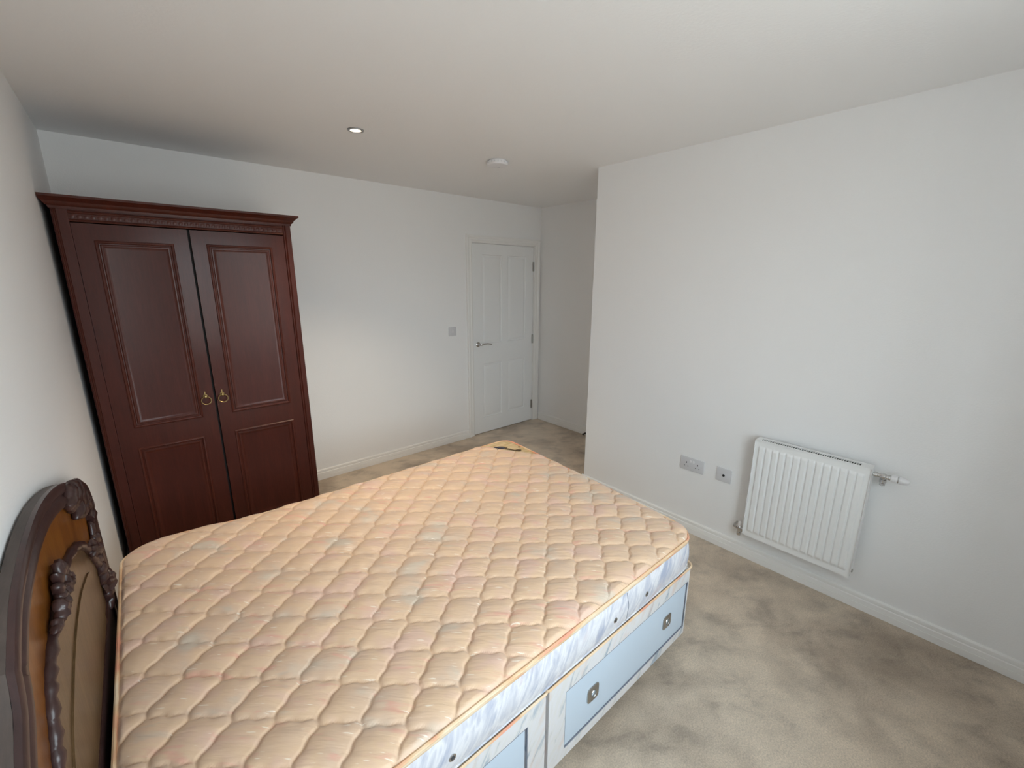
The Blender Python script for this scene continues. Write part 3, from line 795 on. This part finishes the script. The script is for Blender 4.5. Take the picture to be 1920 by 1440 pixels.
# inner arch: dark carved bead
arc = catmull([(-1.70, .40), (-1.71, .60), (-1.735, .68), (-1.769, .735), (-1.829, .797), (-1.884, .854), (-1.987, .922), (-2.113, .966), (-2.265, .993), (-2.40, .985), (-2.48, .973), (-2.548, .954), (-2.585, .930), (-2.622, .885), (-2.652, .84), (-2.68, .75), (-2.69, .60), (-2.69, .40)], 5)
slab('inner_panel', arc, .0236, .0250, M_olive, hb)
bm = bmesh.new(); pts = [(.0265-HB0, y-HY, z) for y, z in arc]
tube(bm, pts, [.0085+.0016*(i % 2) for i in range(len(pts))], 8)
tube(bm, [(x+.001, y, z) for x, y, z in pts[8:-8]], [.011+.0025*math.sin(i*1.9) for i in range(len(pts)-16)], 8)
bobj('arch_bead', bm, M_hbdark, hb, 50)
ol = catmull([(-1.86, .50), (-1.87, .72), (-1.92, .80), (-2.06, .838), (-2.16, .849), (-2.30, .842), (-2.43, .812), (-2.53, .775), (-2.60, .70), (-2.61, .50)], 5)
slab('raised_panel', ol, .0251, .0285, M_olive, hb)
slab('lower_shade_strip', [(-1.63, .40), (-1.63, .595), (-2.83, .595), (-2.83, .40)], .0236, .031, M_hbdark, hb)  # dark strip painting the shade between headboard and mattress
for nm, y0_, y1_ in (('leg', -1.64, -1.57), ('leg', -2.88, -2.81)):
    slab(nm, [(y0_, .001), (y0_, .299), (y1_, .299), (y1_, .001)], HB0, .026, M_hbdark, hb)
def blob(bm, c, r, seed, lob=5, amp=.18, sub=3, rot=0):
    rr = random.Random(seed); ph = [rr.uniform(0, 6.28) for _ in range(3)]
    res = bmesh.ops.create_icosphere(bm, subdivisions=sub, radius=1)
    for v in res['verts']:
        x, y, z = v.co
        a = math.atan2(z, y); k = 1+amp*math.sin(lob*a+ph[0])*math.sqrt(max(0, y*y+z*z))+amp*.6*math.sin(7*y+ph[1])*math.sin(6*z+ph[2])
        yy, zz = y*r[1]*k, z*r[2]*k; cr, sr = math.cos(rot), math.sin(rot)
        v.co = (c[0]-HB0+max(-.5, x)*r[0]*k, c[1]-HY+yy*cr-zz*sr, c[2]+yy*sr+zz*cr)
# central ornament: shell with scrolls and a pendant leaf
bm = bmesh.new()
for i in range(7):
    a = R(-10+200*i/6); blob(bm, (.036, -2.345+.040*math.cos(a), 1.010+.030*math.sin(a)), (.013, .019, .013), i, 3, .2, 2, a)
blob(bm, (.040, -2.345, 1.004), (.016, .024, .019), 20, 6, .25)
blob(bm, (.038, -2.395, .992), (.015, .022, .013), 21, 4, .3, 3, .5); blob(bm, (.038, -2.295, .990), (.014, .020, .013), 22, 4, .3, 3, -.5)
blob(bm, (.040, -2.435, 1.003), (.015, .022, .016), 24, 3, .3, 3, .4); blob(bm, (.036, -2.470, .993), (.011, .020, .012), 25, 4, .25)
blob(bm, (.034, -2.345, .972), (.010, .017, .020), 23, 5, .25)
bobj('central_carving', bm, M_hbdark, hb, 60)
bm = bmesh.new()
for i, (y, z, a, b2) in enumerate([(-1.99, 1.065, .05, .028), (-1.92, 1.045, .05, .036), (-1.855, 1.020, .045, .036), (-1.80, .990, .035, .030), (-1.765, .965, .026, .026), (-1.93, 1.005, .035, .026), (-1.86, .975, .025, .022)]):
    blob(bm, (.034, y, z), (.018, a, b2), 40+i, 4, .22, 3, .35)
bobj('shoulder_carving', bm, M_hbdark, hb, 60)
bm = bmesh.new()
for i in range(11):
    t = i/10; blob(bm, (.031, -1.715-.06*math.sin(t*2.4)+.02, .92-.34*t), (.015+.004*math.sin(i*2.2), .030, .024), 60+i, 4, .25, 2)
bobj('side_carving', bm, M_hbdark, hb, 60); bm = bmesh.new(); blob(bm, (.037, -1.86, .84), (.015, .028, .022), 80, 5, .3); bobj('scroll_carving', bm, M_hbdark, hb, 60); bm = bmesh.new(); blob(bm, (.040, -1.74, .66), (.019, .035, .03), 81, 4, .3)
bobj('scroll_carving', bm, M_hbdark, hb, 60)
